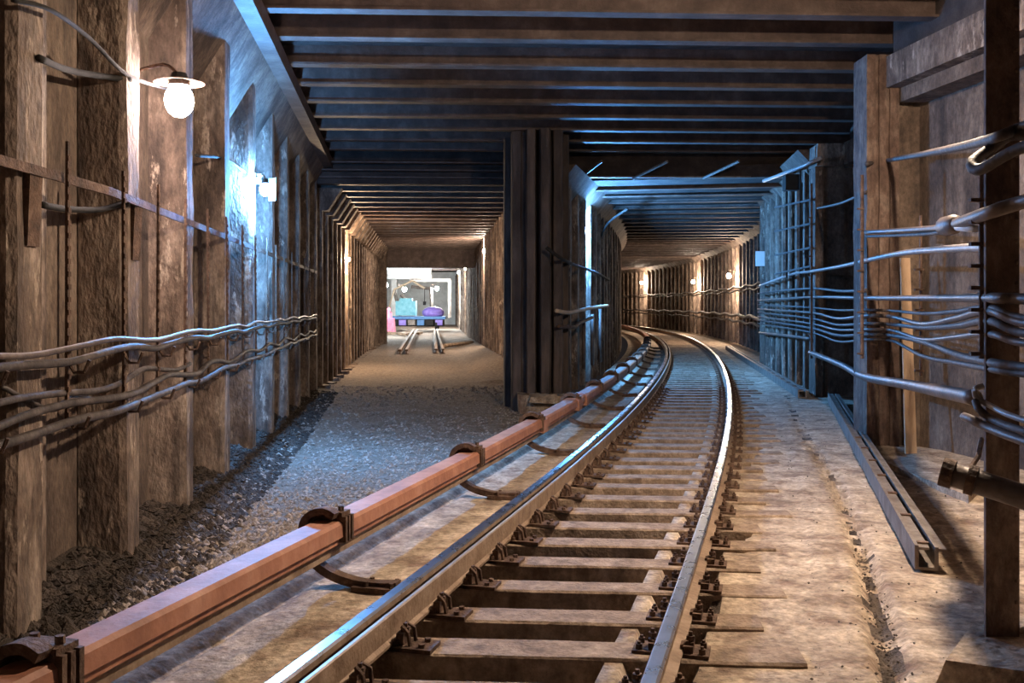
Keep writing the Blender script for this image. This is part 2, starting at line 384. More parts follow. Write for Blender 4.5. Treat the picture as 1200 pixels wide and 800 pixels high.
# ------------------------------------------------------------------ SETTING: walls
def wobble_rib(mb, base, tang, norm, w, p, z0, z1, seg=9, flare=0.0, key=0.0, wear=.018):
    """rib of trapezoid plan standing at base (front face centre), norm points to the open side"""
    rings = []
    for i in range(seg + 1):
        z = lerp(z0, z1, i / seg)
        ring = []
        fl = flare * max(0, (i / seg - .82) / .18)
        for (a, q) in ((-.62, -p), (-.5, -.05), (-.40, 0), (.40, 0), (.5, -.05), (.62, -p)):
            j = Vector((nz(key + a * 3, z * 2.1, 1), nz(key + a * 3, z * 2.1, 7), 0)) * (wear if q > -p else 0)
            ring.append(base + tang * (a * w) + norm * (q + (fl if q > -p else 0)) + j + Vector((0, 0, z)))
        rings.append(ring)
    mb.loft(rings)
def wall_run(root, pts, w, p, z0, z1, side, haunch=True, ribmat='rib', panmat='wall', foot=False, cap=False, seg=9, hz=None, pillar=False):
    """pts: list of plan points of rib fronts; side=+1: open side lies to the right (+x) when walking pts forward"""
    n = len(pts)
    for i, q in enumerate(pts):
        a = pts[max(i - 1, 0)]; b = pts[min(i + 1, n - 1)]
        t = (b - a).normalized(); nm = Vector((t.y, -t.x, 0)) * side
        rb = MB(); wobble_rib(rb, q, t, nm, w, p, z0, z1, seg, key=i * 1.37 + q.y)
        r = rb.build('rib', ribmat, root)
        if foot:
            f = MB(); f.box(q + nm * .05 + Vector((0, 0, z0 + .12)), (p * 1.2, w * 1.5, .34), math.atan2(t.y, t.x) - math.pi / 2, jit=.03); f.build('rib_foot', ribmat, root)
        if cap:
            f = MB(); c = q + nm * .08 + Vector((0, 0, z1 - .55))
            f.hexa([c + t * sx * w * .6 + nm * sy for sx, sy in ((-1, -.3), (1, -.3), (1, .06), (-1, .06))], [c + t * sx * w * .75 + nm * sy + Vector((0, 0, .56)) for sx, sy in ((-1, -.3), (1, -.3), (1, .42), (-1, .42))])
            f.build('rib_bracket', ribmat, root)
    for i in range(n - 1):
        a, b = pts[i], pts[i + 1]; t = (b - a).normalized(); nm = Vector((t.y, -t.x, 0)) * side
        m = MB(); q0 = a - nm * p; q1 = b - nm * p; th = .12
        m.hexa([q0 - nm * th + Vector((0, 0, z0)), q1 - nm * th + Vector((0, 0, z0)), q1 + Vector((0, 0, z0)), q0 + Vector((0, 0, z0))],
               [q0 - nm * th + Vector((0, 0, z1)), q1 - nm * th + Vector((0, 0, z1)), q1 + Vector((0, 0, z1)), q0 + Vector((0, 0, z1))])
        m.build('panel', panmat, root)
        if pillar:      # thin secondary fin close to the next rib
            c = lerp(a, b, .36) - nm * (p - .07)
            m = MB(); m.box(c + Vector((0, 0, (z0 + z1) / 2)), (.14, .10, z1 - z0), math.atan2(t.y, t.x) - math.pi / 2, jit=.01); m.build('fin', ribmat, root)
        if haunch:
            h0 = hz if hz else z1 - .75
            m = MB(); e = .30
            lo0 = q0 + nm * .0 + Vector((0, 0, h0)); lo1 = q1 + Vector((0, 0, h0))
            hi0 = a + nm * e + Vector((0, 0, z1)); hi1 = b + nm * e + Vector((0, 0, z1))
            bk0 = q0 + Vector((0, 0, z1)); bk1 = q1 + Vector((0, 0, z1))
            m.add([lo0, lo1, hi1, hi0, bk0, bk1], [(0, 1, 2, 3), (3, 2, 5, 4), (0, 4, 5, 1), (0, 3, 4), (1, 5, 2)])
            m.build('haunch', panmat, root)
def wall_root(name):
    o = bpy.data.objects.new(name, None); COL.objects.link(o); o['kind'] = 'structure'; return o

W_left = wall_root('wall_left')
st = [-5.0, -2.9, -.8, 1.4, 3.5, 5.55, 7.32, 9.3, 11.35, 13.5, 15.6, 17.7, 19.8, 21.9, 24.0]
wall_run(W_left, [Vector((left_front(d), d, 0)) for d in st], .36, .32, -.5, CEIL, 1, hz=4.25, pillar=True, seg=18)
W_tl = wall_root('wall_left_tunnel')
wall_run(W_tl, [Vector((left_front(d), d, 0)) for d in frange(25.3, 53, 1.32)], .30, .26, -.5, TCEIL_L, 1, haunch=False, foot=True, cap=True, seg=6)
W_ml = wall_root('wall_middle_left')
wall_run(W_ml, [Vector((mid_left(d), d, 0)) for d in frange(21.2, 66, 1.36) + frange(68.5, 128, 2.6)], .34, .24, -.5, TCEIL_L, -1, haunch=False, seg=6)
W_mr = wall_root('wall_middle_right')
def mr(d): return tp(interp(d, [(20, -2.72), (28, -2.62), (40, -2.6), (60, -2.6)]), d)
mrp = []
for d in frange(21.0, 106, 1.25):
    q = mr(d); mrp.append(q)
wall_run(W_mr, mrp, .32, .22, -.2, TCEIL_R, 1, haunch=True, hz=4.2, seg=6)
# nose of the pier between the two tunnels
W_nose = wall_root('wall_nose')
nose = [(-.06, 20.9), (.10, 20.1), (.38, 19.85), (.66, 19.75), (.92, 19.95), (1.08, 20.6)]
for i, (x, y) in enumerate(nose):
    m = MB(); wobble_rib(m, Vector((x, y - .02 * (i % 2), 0)), Vector((1, 0, 0)), Vector((0, -1, 0)), .20, .6, -.4, CEIL, 10, key=i * 3.1); m.build('rib', 'pier_shade', W_nose)
m = MB(); m.box((.50, 20.95, 2.4), (1.0, 1.6, 6.0)); m.build('core', 'pier_shade', W_nose)
m = MB(); m.box((.60, 19.75, -.10), (.95, .7, .34), jit=.04); m.build('plinth', 'floor', W_nose)
m = MB(); m.box((.62, 19.35, .02), (.5, .35, .1), jit=.05); m.build('plinth_block', 'floor', W_nose)

# right wall: stepped bays
W_r1 = wall_root('wall_right')
def bay(root, a, b, z_lin0, z_lin1, rec, nm, colw=.42, mids=()):
    t = (b - a).normalized(); ang = math.atan2(t.y, t.x) - math.pi / 2
    L = (b - a).length; c = (a + b) / 2
    m = MB(); m.box(c - nm * (rec + .08) + Vector((0, 0, 2.6)), (.16, L + .4, 6.0), ang); m.build('panel', 'wall', root)
    # lintel with soffit
    m = MB(); m.box(c - nm * (rec / 2) + Vector((0, 0, (z_lin0 + z_lin1) / 2)), (rec, L + .3, z_lin1 - z_lin0), ang, jit=.015); m.build('lintel', 'rib', root)
    m = MB(); m.box(c - nm * (rec / 2 + .1) + Vector((0, 0, z_lin0 - .09)), (rec - .2, L, .18), ang); m.build('soffit_board', 'wall', root)
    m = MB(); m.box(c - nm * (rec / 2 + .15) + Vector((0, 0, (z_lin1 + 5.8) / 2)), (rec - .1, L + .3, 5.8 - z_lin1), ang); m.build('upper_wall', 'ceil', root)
nm_r = Vector((-.988, -.15, 0))
A1 = Vector((5.72, 6.5, 0)); B1 = Vector((4.86, 13.0, 0))
bay(W_r1, A1, B1, 4.66, 5.08, .55, nm_r)
A0 = Vector((7.2, -5, 0)); m = MB(); c = (A0 + A1) / 2; t = (A1 - A0).normalized()
m.box(c + Vector((.6, 0, 2.6)), (.2, (A1 - A0).length + 1, 6.4), math.atan2(t.y, t.x) - math.pi / 2); m.build('panel', 'wall', W_r1)
def column(root, x0, x1, y, depth, z0, z1, matn='column', key=0, grooves=2, name='column'):
    m = MB(); n = 4 + grooves * 4
    seg = 14; rings = []
    for i in range(seg + 1):
        z = lerp(z0, z1, i / seg); ring = []
        prof = [(0, 0)]
        for g in range(grooves):
            a = (g + 1) / (grooves + 1)
            prof += [(a - .06, 0), (a - .05, .035), (a + .05, .035), (a + .06, 0)]
        prof += [(1, 0), (1, 1), (0, 1)]
        for (a, q) in prof:
            j = .012 * nz(a * 5 + key, z * 2.3); j2 = .012 * nz(a * 5 + key, z * 2.3, 5)
            ring.append(Vector((lerp(x0, x1, a) + j, y + q * (depth if q == 1 else 1) + j2, z)))
        rings.append(ring)
    m.loft(rings); return m.build(name, matn, root)
column(W_r1, 4.62, 5.04, 13.0, .5, -.2, 5.1, key=1)
column(W_r1, 5.0, 5.6, 13.2, .5, -.2, 5.1, 'wall', key=4, grooves=0)
column(W_r1, 5.24, 5.60, 9.2, .5, -.2, 4.7, 'rib', key=9, grooves=1)
# step facing the camera and second bay
W_r2 = wall_root('wall_right_step')
m = MB(); m.box((6.66, 20.35, 2.2), (1.06, .5, 5.2)); m.build('step_face', 'wall', W_r2)
bay(W_r2, Vector((6.55, 14.0, 0)), Vector((6.62, 20.0, 0)), 4.62, 5.05, .45, Vector((-1, .02, 0)))
column(W_r2, 6.98, 7.2, 19.75, .5, -.2, 4.9, 'column', key=6, grooves=1)
column(W_r2, 6.08, 6.24, 20.02, .3, -.2, 5.0, 'rib', key=7, grooves=0)
m = MB(); m.box((6.75, 20.2, 4.82), (1.3, .62, .46), jit=.03); m.build('step_lintel', 'rib', W_r2)
m = MB(); m.box((6.2, 13.6, 2.6), (1.6, .2, 6)); m.build('return_wall', 'wall', W_r2)
# third bay along the curve
W_r3 = wall_root('wall_right_bay')
p3 = [Vector((lerp(6.22, 7.28, (d - 20.6) / 8.6), d, 0)) for d in frange(20.7, 29.3, 1.07)]
wall_run(W_r3, p3, .30, .34, -.2, TCEIL_R + .2, -1, haunch=True, hz=4.35, seg=8)
W_rc = wall_root('wall_curve')
cp = [tp(interp(d, [(29.5, 2.5), (34, 2.75), (120, 2.75)]), d) for d in frange(29.8, 108, 1.35)]
wall_run(W_rc, cp, .34, .30, -.2, TCEIL_R, -1, haunch=True, hz=4.3, seg=6)
# end walls (tunnels bend out of sight / end behind the camera)
W_b = wall_root('wall_back')
m = MB(); m.box((1.5, -6.2, 2.6), (14, .3, 6.6)); m.build('panel', 'wall', W_b)

# ------------------------------------------------------------------ SETTING: ceilings
ceil = wall_root('ceiling')
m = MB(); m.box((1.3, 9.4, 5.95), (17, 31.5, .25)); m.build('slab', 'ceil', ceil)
def ibeam(x0, x1, z, h=.42, fl=.22, tk=.03):
    b = MB(); L = x1 - x0; c = (x0 + x1) / 2
    b.box((c, 0, z + tk / 2), (L, fl, tk)); b.box((c, 0, z + h / 2), (L, .05, h - 2 * tk)); b.box((c, 0, z + h - tk / 2), (L, fl, tk)); return b
b0 = ibeam(-7.2, 8.6, CEIL, .5).build('beam', 'beam', ceil); me_beam = b0.data
rotb = math.radians(2.6)
ys = [12.0, 13.25, 14.75, 16.05, 17.4, 18.75, 20.1, 21.5, 22.8]
k = 10.7
while k > -5.5: ys.insert(0, k); k -= 1.3
b0.location = (.5, ys[0], 0); b0.rotation_euler = (0, 0, rotb)
for y in ys[1:]:
    instance(me_beam, 'beam', ceil, (.5, y, 0), rotb)
for y0, y1 in zip(ys, ys[1:]):     # concrete infill between the beams, sagging slightly below the slab
    if y0 > 9: 
        m = MB(); m.box((.5, (y0 + y1) / 2 + .03, 5.74), (15.6, (y1 - y0) - .16, .22), rotb, jit=.02); m.build('infill', 'ceil', ceil)
# edge beam along the left wall top
m = MB()
for a, b in zip(st[3:], st[4:]):
    pa = Vector((left_front(a) + .24, a, 0)); pb = Vector((left_front(b) + .24, b, 0)); z0 = CEIL - .22; z1 = CEIL + .0
    m.hexa([pa + Vector((-.10, 0, z0)), pb + Vector((-.10, 0, z0)), pb + Vector((.14, 0, z0)), pa + Vector((.14, 0, z0))],
           [pa + Vector((-.10, 0, z1)), pb + Vector((-.10, 0, z1)), pb + Vector((.14, 0, z1)), pa + Vector((.14, 0, z1))])
o = m.build('trim_ceiling_edge', 'beam'); o['kind'] = 'structure'
# left tunnel ceiling
c_l = wall_root('ceiling_left_tunnel')
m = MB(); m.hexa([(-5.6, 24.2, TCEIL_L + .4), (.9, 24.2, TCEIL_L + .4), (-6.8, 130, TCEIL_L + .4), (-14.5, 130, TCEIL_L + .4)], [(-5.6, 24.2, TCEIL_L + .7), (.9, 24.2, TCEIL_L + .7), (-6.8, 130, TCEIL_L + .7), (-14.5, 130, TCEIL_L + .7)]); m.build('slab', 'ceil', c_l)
lb = ibeam(-3.6, 3.1, TCEIL_L, .42, .24); ob = lb.build('beam', 'beam', c_l); ob.location = (-2.2, 24.4, 0); ob.rotation_euler = (0, 0, rotb)
for d in frange(25.8, 86, 1.4): instance(ob.data, 'beam', c_l, (-2.2 - .08 * (d - 24), d, 0), rotb)
m = MB(); m.box((-2.3, 24.3, 5.25), (7.6, .2, 1.0), rotb); m.build('lintel', 'ceil', c_l)
for k, (y, z) in enumerate(((23.75, 5.2), (24.0, 5.05), (24.2, 4.9))):
    m = MB(); m.box((-2.2, y, z), (6.6, .28, .035), rotb); m.build('lintel_flange', 'beam', c_l)
# right tunnel ceiling
c_r = wall_root('ceiling_right_tunnel')
m = MB(); rings = []
for d in frange(23.9, 108, 1.5): rings.append([tp(-3.1, d, TCEIL_R), tp(3.3, d, TCEIL_R), tp(3.3, d, TCEIL_R + .3), tp(-3.1, d, TCEIL_R + .3)])
m.loft(rings); m.build('slab', 'ceil', c_r)
rb = ibeam(-2.95, 3.1, TCEIL_R - .10, .16, .26); orb = None
for d in [25.2] + frange(26.9, 104, 1.7):
    p = tp(0, d)
    if orb is None: orb = rb.build('beam', 'beam', c_r); orb.location = (p.x, p.y, 0); orb.rotation_euler = (0, 0, -hd(d))
    else: instance(orb.data, 'beam', c_r, (p.x, p.y, 0), -hd(d))
m = MB(); m.box((4.3, 23.9, 5.3), (6.2, .26, .84)); m.build('lintel', 'ceil', c_r)
m = MB(); m.box((4.25, 23.72, 4.86), (5.2, .16, .035)); m.build('lintel_flange', 'steel', c_r)
for i, (xa, ya, xb, yb) in enumerate(((680, 208, 705, 189), (742, 209, 782, 189), (824, 209, 866, 189))):
    m = MB(); m.tube([at(xa, ya, 23.6), at(xb, yb, 22.6)], .035, 6)
    tag(m.build('ceiling_strut', 'steel'), ('slanting steel strut on the ceiling edge, nearest the middle pier', 'slanting steel strut at the middle of the right tunnel lintel', 'slanting steel strut on the lintel, nearest the right wall')[i], 'strut', 'struts on the lintel')

# ------------------------------------------------------------------ TRACK
track = thing('railway_track', tp(0, 4.35), 'curved railway track with polished rails and timber sleepers bending left', 'railway track')
prof = [(-.068, .02), (.068, .02), (.068, .032), (.012, .05), (.010, .135), (.041, .15), (.041, .180), (.030, .194), (-.030, .194), (-.041, .180), (-.041, .15), (-.010, .135), (-.012, .05), (-.066, .032)]
rail_mi = [0] * 14; rail_mi[6] = 1; rail_mi[7] = 1; rail_mi[8] = 1; rail_mi[9] = 0; rail_mi[5] = 0
rail_mi[9] = 1
for g in (-.795, .795):
    m = MB(); rings = []
    for d in frange(1.5, 30, .35) + frange(30, 108, .9)[1:]:
        rings.append([tp(g + a * .98, d, z) for a, z in prof])
    m.loft(rings, mis=rail_mi); o = m.build('rail', ['railside', 'railtop'], track)
    o['label'] = 'polished left running rail' if g < 0 else 'polished right running rail'
m = MB(); rings = []
for d in frange(1.5, 30, .35) + frange(30, 108, .9)[1:]:
    rings.append([tp(-.795 + a, d, z) for a, z in ((.098, .03), (.150, .03), (.150, .045), (.128, .06), (.128, .178), (.122, .186), (.104, .186), (.098, .178))])
m.loft(rings, mis=[0, 0, 0, 0, 1, 1, 1, 0]); m.build('check_rail', ['railside', 'railworn'], track)['label'] = 'brown check rail inside the left running rail'
# fastenings
def plate_mesh():
    b = MB()
    b.box((0, 0, .009), (.40, .17, .018))
    for s in (-1, 1):
        b.box((s * .092, 0, .035), (.05, .12, .036))                       # clip block
        b.hexa([(s * .05, -.035, .036), (s * .12, -.035, .052), (s * .12, .035, .052), (s * .05, .035, .036)], [(s * .05, -.035, .052), (s * .12, -.035, .068), (s * .12, .035, .068), (s * .05, .035, .052)])
        b.tube([(s * .10, 0, .05), (s * .10, 0, .115)], .012, 6); b.tube([(s * .10, 0, .072), (s * .10, 0, .094)], .024, 6)
        for y in (-.052, .052):
            b.tube([(s * .165, y, .015), (s * .165, y, .045)], .019, 6); b.tube([(s * .165, y, .045), (s * .165, y, .058)], .010, 6)
    return b
pl = plate_mesh()
tmp = pl.build('tie_plate', 'rust'); me_plate = tmp.data; COL.objects.unlink(tmp)
plL = plate_mesh()
plL.box((.26, 0, .011), (.22, .17, .022)); plL.box((.185, 0, .05), (.04, .10, .07))
plL.tube([(.20, 0, .06), (.20, 0, .13)], .013, 6); plL.tube([(.20, 0, .085), (.20, 0, .11)], .026, 6)
for y in (-.05, .05): plL.tube([(.31, y, .02), (.31, y, .042)], .018, 6)
plL.tube([(.24, -.04, .02), (.23, -.04, .09), (.19, -.03, .12)], .012, 5); plL.tube([(.24, .05, .02), (.23, .05, .09), (.19, .03, .12)], .012, 5)
tmp = plL.build('tie_plate', 'rust'); me_plateL = tmp.data; COL.objects.unlink(tmp)
pl2 = MB(); pl2.box((0, 0, .012), (.38, .17, .024)); pl2.box((.1, 0, .05), (.05, .06, .06)); pl2.box((-.1, 0, .05), (.05, .06, .06))
tmp = pl2.build('tie_plate', 'rust'); me_plate2 = tmp.data; COL.objects.unlink(tmp)
i = 0; d = 2.4
while d < 104:
    rs = random.Random(i * 7 + 1)
    h = hd(d); ang = -h * (.28 if d < 20 else lerp(.28, 1.0, min(1, (d - 20) / 20))) + rs.uniform(-.008, .008)
    c = tp(0, d); wd = rs.uniform(.235, .275); Lr = rs.uniform(1.22, 1.50) if d < 30 else 1.35; Ll = 1.2
    b = MB()
    z1 = rs.uniform(-.004, .006); rings = []
    n = 9 if d < 14 else (3 if d < 30 else 2)
    for k in range(n):
        x = lerp(-Ll, Lr, k / (n - 1)); j = (lambda: rs.uniform(-.006, .006)) if d < 14 else (lambda: 0)
        rings.append([(x, -wd / 2 + j(), -.2), (x, wd / 2 + j(), -.2), (x, wd / 2 + j(), z1 - .012), (x, wd / 2 - .014, z1 + j() * .4), (x, -wd / 2 + .014, z1 + j() * .4), (x, -wd / 2 + j(), z1 - .012)])
    b.loft(rings)
    o = b.build('sleeper', 'wood')
    o.location = c; o.rotation_euler = (0, 0, ang); o.parent = track; o.matrix_parent_inverse = WORLD(track).inverted()
    if d < 48:
        for g in (-.795, .795):
            # plate centre lies where the rail crosses this sleeper
            q = g / math.cos(h) if True else g
            dx = Vector((math.cos(ang), math.sin(ang), 0)); tv = Vector((math.sin(h), math.cos(h), 0)); nv = Vector((math.cos(h), -math.sin(h), 0))
            s = g / dx.dot(nv)
            instance((me_plateL if g < 0 else me_plate) if d < 22 else me_plate2, 'tie_plate', o, (s, 0, z1), -h - ang, local=True)
    d += SP * rs.uniform(.93, 1.07) if d < 30 else SP * 1.02; i += 1

# ------------------------------------------------------------------ CONTACT RAIL
CU = -1.47; CZT = .45
crail = thing('contact_rail', tp(CU, 6.0), 'reddish brown covered contact rail on curved iron brackets left of the track', 'contact rail')
def cr_sec(d0, d1, name, matn, w=.10, zt=CZT, h=.15, step=.4):
    m = MB(); rings = []
    pr = [(-w, zt - h), (w * 1.05, zt - h), (w * 1.05, zt - .03), (w * .62, zt), (-w * .62, zt), (-w, zt - .03)]
    if name == 'cover': pr = [(-w, zt - h), (w * .75, zt - h), (w * .75, zt - h + .03), (w * 1.05, zt - h + .05), (w * 1.0, zt - .02), (w * .78, zt), (-w * .78, zt), (-w, zt - .02)]
    for d in frange(d0, d1, step): rings.append([tp(CU + a, d, z) for a, z in pr])
    m.loft(rings); return m.build(name, matn, crail)
brk = [3.5, 6.05, 9.05, 11.75, 14.4, 16.9, 19.4, 22.0, 24.6, 27.2, 29.8, 32.4, 35.0, 37.6, 40.2]
joints = [3.6] + [b + .12 for b in brk[1:-1]] + [44]
cr_sec(3.3, 11.9, 'cover', 'cover'); cr_sec(11.95, 14.45, 'cover', 'cover')
for a, b in zip(joints[4:], joints[5:]): cr_sec(a + .03, b - .05, 'cover', 'cover')
cr_sec(44.1, 75, 'cover', 'cover', step=1.5)
for d in (11.92, 14.46, 15.2): cr_sec(d - .12, d + .12, 'joint_sleeve', 'cover', w=.118, zt=CZT + .015, h=.18, step=.12)
m = MB(); m.loft([[tp(CU + a, d, z) for a, z in ((-.035, .22), (.035, .22), (.035, .31), (-.035, .31))] for d in frange(3.0, 75, .8)]); m.build('conductor_bar', 'railside', crail)
def bracket(d):
    h = hd(d); ox = Vector((math.cos(h), -math.sin(h), 0)); oy = Vector((math.sin(h), math.cos(h), 0)); c = tp(CU, d)
    # arm: from the base plate beside the rail, outwards, up round the back and over the cover
    path = [(.50, .075), (.34, .065), (.20, .075), (.06, .11), (-.05, .17), (-.12, .25), (-.155, .36), (-.14, .45), (-.08, .505), (0, .52), (.07, .49)]
    path = catmull([Vector((a, 0, z)) for a, z in path], 4)
    m = MB(); rings = []
    for k, p in enumerate(path):
        q = path[min(k + 1, len(path) - 1)] - path[max(k - 1, 0)]; q.normalize(); nn = Vector((-q.z, 0, q.x))
        th = .026 if k < len(path) * .6 else .022; wd = .042
        ring = []
        for (a, b) in ((-1, -1), (1, -1), (1, 1), (-1, 1)):
            v = p + nn * (a * th); ring.append(c + ox * v.x + oy * (b * wd) + Vector((0, 0, v.z)))
        rings.append(ring)
    m.loft(rings); o = m.build('bracket', 'rust', crail)
    m = MB()
    ang = -h
    m.box(c + ox * .38 + Vector((0, 0, .05)), (.34, .17, .035), ang)
    for a in (.30, .47):
        for b in (-.05, .05): m.tube([c + ox * a + oy * b + Vector((0, 0, .05)), c + ox * a + oy * b + Vector((0, 0, .10))], .016, 6)
    m.build('base_plate', 'rust', o)
    m = MB()
    for b in (-.11, .0, .11):
        m.box(c + oy * (.10 + b * .45) + Vector((0, 0, CZT - .055)), (.245, .028, .165), ang)
    m.box(c + oy * .10 + Vector((0, 0, CZT + .035)), (.19, .13, .035), ang)
    for a in (-.06, .06): m.tube([c + oy * .1 + ox * a + Vector((0, 0, CZT + .04)), c + oy * .1 + ox * a + Vector((0, 0, CZT + .085))], .02, 6)
    m.build('clamp', 'rust', o)
for d in brk: bracket(d)

# ------------------------------------------------------------------ LAMPS
def lamp(pos, wall_dir, power, col, label, r=.075, arm=.18, group=None, hood=0.0, shield=None):
    """wall_dir: unit vector from globe to the wall"""
    pos = Vector(pos); wd = Vector(wall_dir).normalized()
    t = thing('tunnel_lamp', pos + wd * (arm + r), label, 'lamp', group)
    A = 4 * math.pi * r * r
    m = MB(); m.sphere(pos, r, 12, 8, 1.15); m.build('globe', emit('lamp_glow', col, power / (math.pi * A)), t, True)
    m = MB(); m.tube([pos + Vector((0, 0, r * 1.05)), pos + Vector((0, 0, r * 1.9))], [r * .75, r * .5], 10); m.build('cap', 'black', t)
    m = MB(); m.tube(catmull([pos + Vector((0, 0, r * 1.7)), pos + Vector((0, 0, r * 2.6)) + wd * arm * .4, pos + Vector((0, 0, r * 2.2)) + wd * (arm + r)], 4), .014, 6); m.build('arm', 'rust', t)
    if shield:     # curved sheet added to block the light over a sector (azimuths in degrees from +Y towards +X)
        m = MB(); rings = []
        for k in range(9):
            a = math.radians(lerp(shield[0], shield[1], k / 8)); dv = Vector((math.sin(a), math.cos(a), 0))
            rings.append([pos + dv * (r * 1.75) + Vector((0, 0, -r * 1.9)), pos + dv * (r * 1.83) + Vector((0, 0, -r * 1.9)), pos + dv * (r * 1.83) + Vector((0, 0, r * 2.2)), pos + dv * (r * 1.75) + Vector((0, 0, r * 2.2))])
        m.loft(rings); m.build('added_shield', 'black', t)
    if hood:       # conical hood added over the globe to keep its light off the ceiling
        m = MB(); rings = []
        rim = 2.6 if hood < 1.1 else 1.75; dz = (rim - 1.3) / math.tan(hood)
        for (rr, z) in ((r * .8, r * 1.5), (r * 1.3, r * 1.35), (r * rim, r * (1.35 - dz)), (r * (rim - .05), r * (1.30 - dz)), (r * 1.25, r * 1.28), (r * .7, r * 1.4)):
            rings.append([pos + Vector((math.cos(6.2832 * k / 20) * rr, math.sin(6.2832 * k / 20) * rr, z)) for k in range(20)])
        m.loft(rings); m.build('added_hood', 'white' if hood < 1.1 else 'rust', t)
    q = pos + Vector((0, 0, r * 2.2)) + wd * (arm + r)
    m = MB(); m.box(q, (.04, .14, .14), math.atan2(wd.y, wd.x)); m.build('mounting_plate', 'rust', t)
    return t
L1 = at(210, 118, 7.9)
lamp(L1, (-1, .35, 0), P_NEAR, PINK, 'bright white lamp high on the near left wall', .115, .36, None, math.radians(76))
L2 = at(311, 222, 13.35)
lamp(L2, (-1, .9, 0), P_COLD, COLD, 'blue-white lamp on the left wall, in front of the left tunnel mouth', .075, .15, None, 0.0, (5, 72))  # added shield keeps this lamp's light off the middle pier
L3 = at(685, 270, 25.7)
lamp(L3, (-1, 0, 0), P_COLD_R, COLD, 'blue-white lamp on the middle pier beside the curving track', .085, .18)
L4 = at(408, 304, 32.0); lamp(L4, (-1, 0, 0), P_TUNNEL * .8, AMBER, 'warm lamp on the left wall inside the left tunnel', .06, .2)
for (x, y, d, lab) in ((568, 294, 43.5, 'warm lamp nearest in the row on the left tunnel right wall'), (546, 314, 69, 'second warm lamp in the row on the left tunnel right wall'), (538, 319, 88, 'farthest warm lamp in the row on the left tunnel right wall')):
    p = at(x, y, d); lamp(p, (1, 0, 0), P_TUNNEL * (1.2 if d < 50 else 1.0), WARM, lab, .09 if d < 50 else .12, .2, 'lamps on the left tunnel wall')
for (d, z, lab) in ((46.5, 3.15, 'warm lamp on the curved far wall, right of the rails'), (61, 3.2, 'warm lamp at the middle of the curved far wall'), (80, 3.55, 'warm lamp at the far left end of the curved wall')):
    p = tp(2.35, d, z); lamp(p, tp(3, d) - tp(2, d), P_FAR, WARM, lab, .10, .2, 'lamps on the curved far wall')
lamp((3.1, 7.3, 4.75), (1, 0, 0), P_RIGHT, WARM, 'hooded warm lamp under the ceiling just above the picture at right', .10, 2.2, None, math.radians(47))
lamp((-2.2, -1.2, 3.7), (-1, 0, 0), P_FILL, WARM, 'added hooded fill lamp on the left wall behind the camera', .10, .2, None, math.radians(58))  # unseen lamp added as front fill for the foreground

# ------------------------------------------------------------------ LEFT WALL: cable strip, rods, cables
strip = thing('cable_rack', (left_front(5), 5, 2.6), 'long flat iron strip with upright rods along the left wall', 'cable rack')
zs = 2.59
def lw(d, off=.05, z=0.0): return Vector((left_front(d) + off, d, z))
m = MB(); m.loft([[lw(d, .035, zs - .028), lw(d, .05, zs - .028), lw(d, .05, zs + .028), lw(d, .035, zs + .028)] for d in frange(2.5, 23.5, .4)]); m.build('strip', 'rust', strip)
for d in [4.9, 5.85, 6.78, 7.75, 8.75, 9.8, 10.9, 12.0, 13.1, 14.2, 15.3, 16.4, 17.6, 18.8, 20.0, 21.2, 22.4]:
    m = MB(); p = lw(d, .075); zt = 2.78 + rnd.uniform(-.03, .03)
    m.box(p + Vector((0, 0, (zt + 1.12) / 2)), (.016, .03, zt - 1.12), ry=rnd.uniform(-.01, .01)); 
    for z in frange(1.2, 2.7, .075): m.box(p + Vector((.009, 0, z)), (.012, .034, .03))
    o = m.build('rod', 'rust', strip)
    for z in (1.17, 1.5):
        m = MB(); m.tube([p + Vector((0, .0, z + .02)), p + Vector((.04, 0, z - .05)), p + Vector((.10, 0, z - .05)), p + Vector((.13, 0, z + .02))], .011, 5)
        m.build('hook', 'rust', o)
for i, d in enumerate((5.55, 7.32)):
    m = MB(); m.hexa([lw(d, -.01, 2.17) + Vector((0, s * .07, 0)) + Vector((e, 0, 0)) for s, e in ((-1, 0), (1, 0), (1, .03), (-1, .03))], [lw(d, -.01, 2.62) + Vector((0, s * .075, 0)) + Vector((e, 0, 0)) for s, e in ((-1, 0), (1, 0), (1, .05), (-1, .05))])
    tag(m.build('packing_block', 'rust'), ('dark wooden block behind the iron strip on the nearest left rib', 'dark wooden block behind the iron strip on the second left rib')[i], 'block', 'packing blocks')
def cable(name, pts, r, matn, label, cat='cable', group=None, n=8, sub=6):
    m = MB(); m.tube(catmull(pts, sub), r, n); o = m.build(name, matn, None, True); return tag(o, label, cat, group)
def lcable(z, off, sag, seed, d0=2.5, d1=22.5):
    r_ = random.Random(seed); pts = []
    for d in frange(d0, d1, .55): pts.append(lw(d, off + r_.uniform(-.01, .01), z + sag * math.sin(d * 2.9 + seed) + r_.uniform(-.012, .012)))
    return pts
G1 = 'cables along the left wall'
cable('cable', lcable(1.535, .10, .012, 1), .024, 'cable', 'thick upper cable of the left wall, lower of its pair', group=G1)
cable('cable', lcable(1.60, .13, .014, 2), .018, 'pipe', 'pale upper cable of the left wall, upper of its pair', group=G1)
cable('cable', lcable(1.16, .12, .012, 3), .027, 'cable', 'thick lowest cable sagging along the left wall', group=G1)
cable('cable', lcable(1.25, .10, .032, 4), .024, 'cable', 'wavy dark cable above the lowest one on the left wall', group=G1)
cable('cable', lcable(1.33, .06, .03, 5, 2.5, 9), .02, 'cable', 'thin dark cable between the two left wall bundles, near end', group=G1)
cable('cable', [at(0, 452, 5.2), at(60, 480, 5.75), at(85, 466, 6.0), at(130, 470, 6.7)], .014, 'cable', 'short slack wire by the nearest left rib', group=G1)
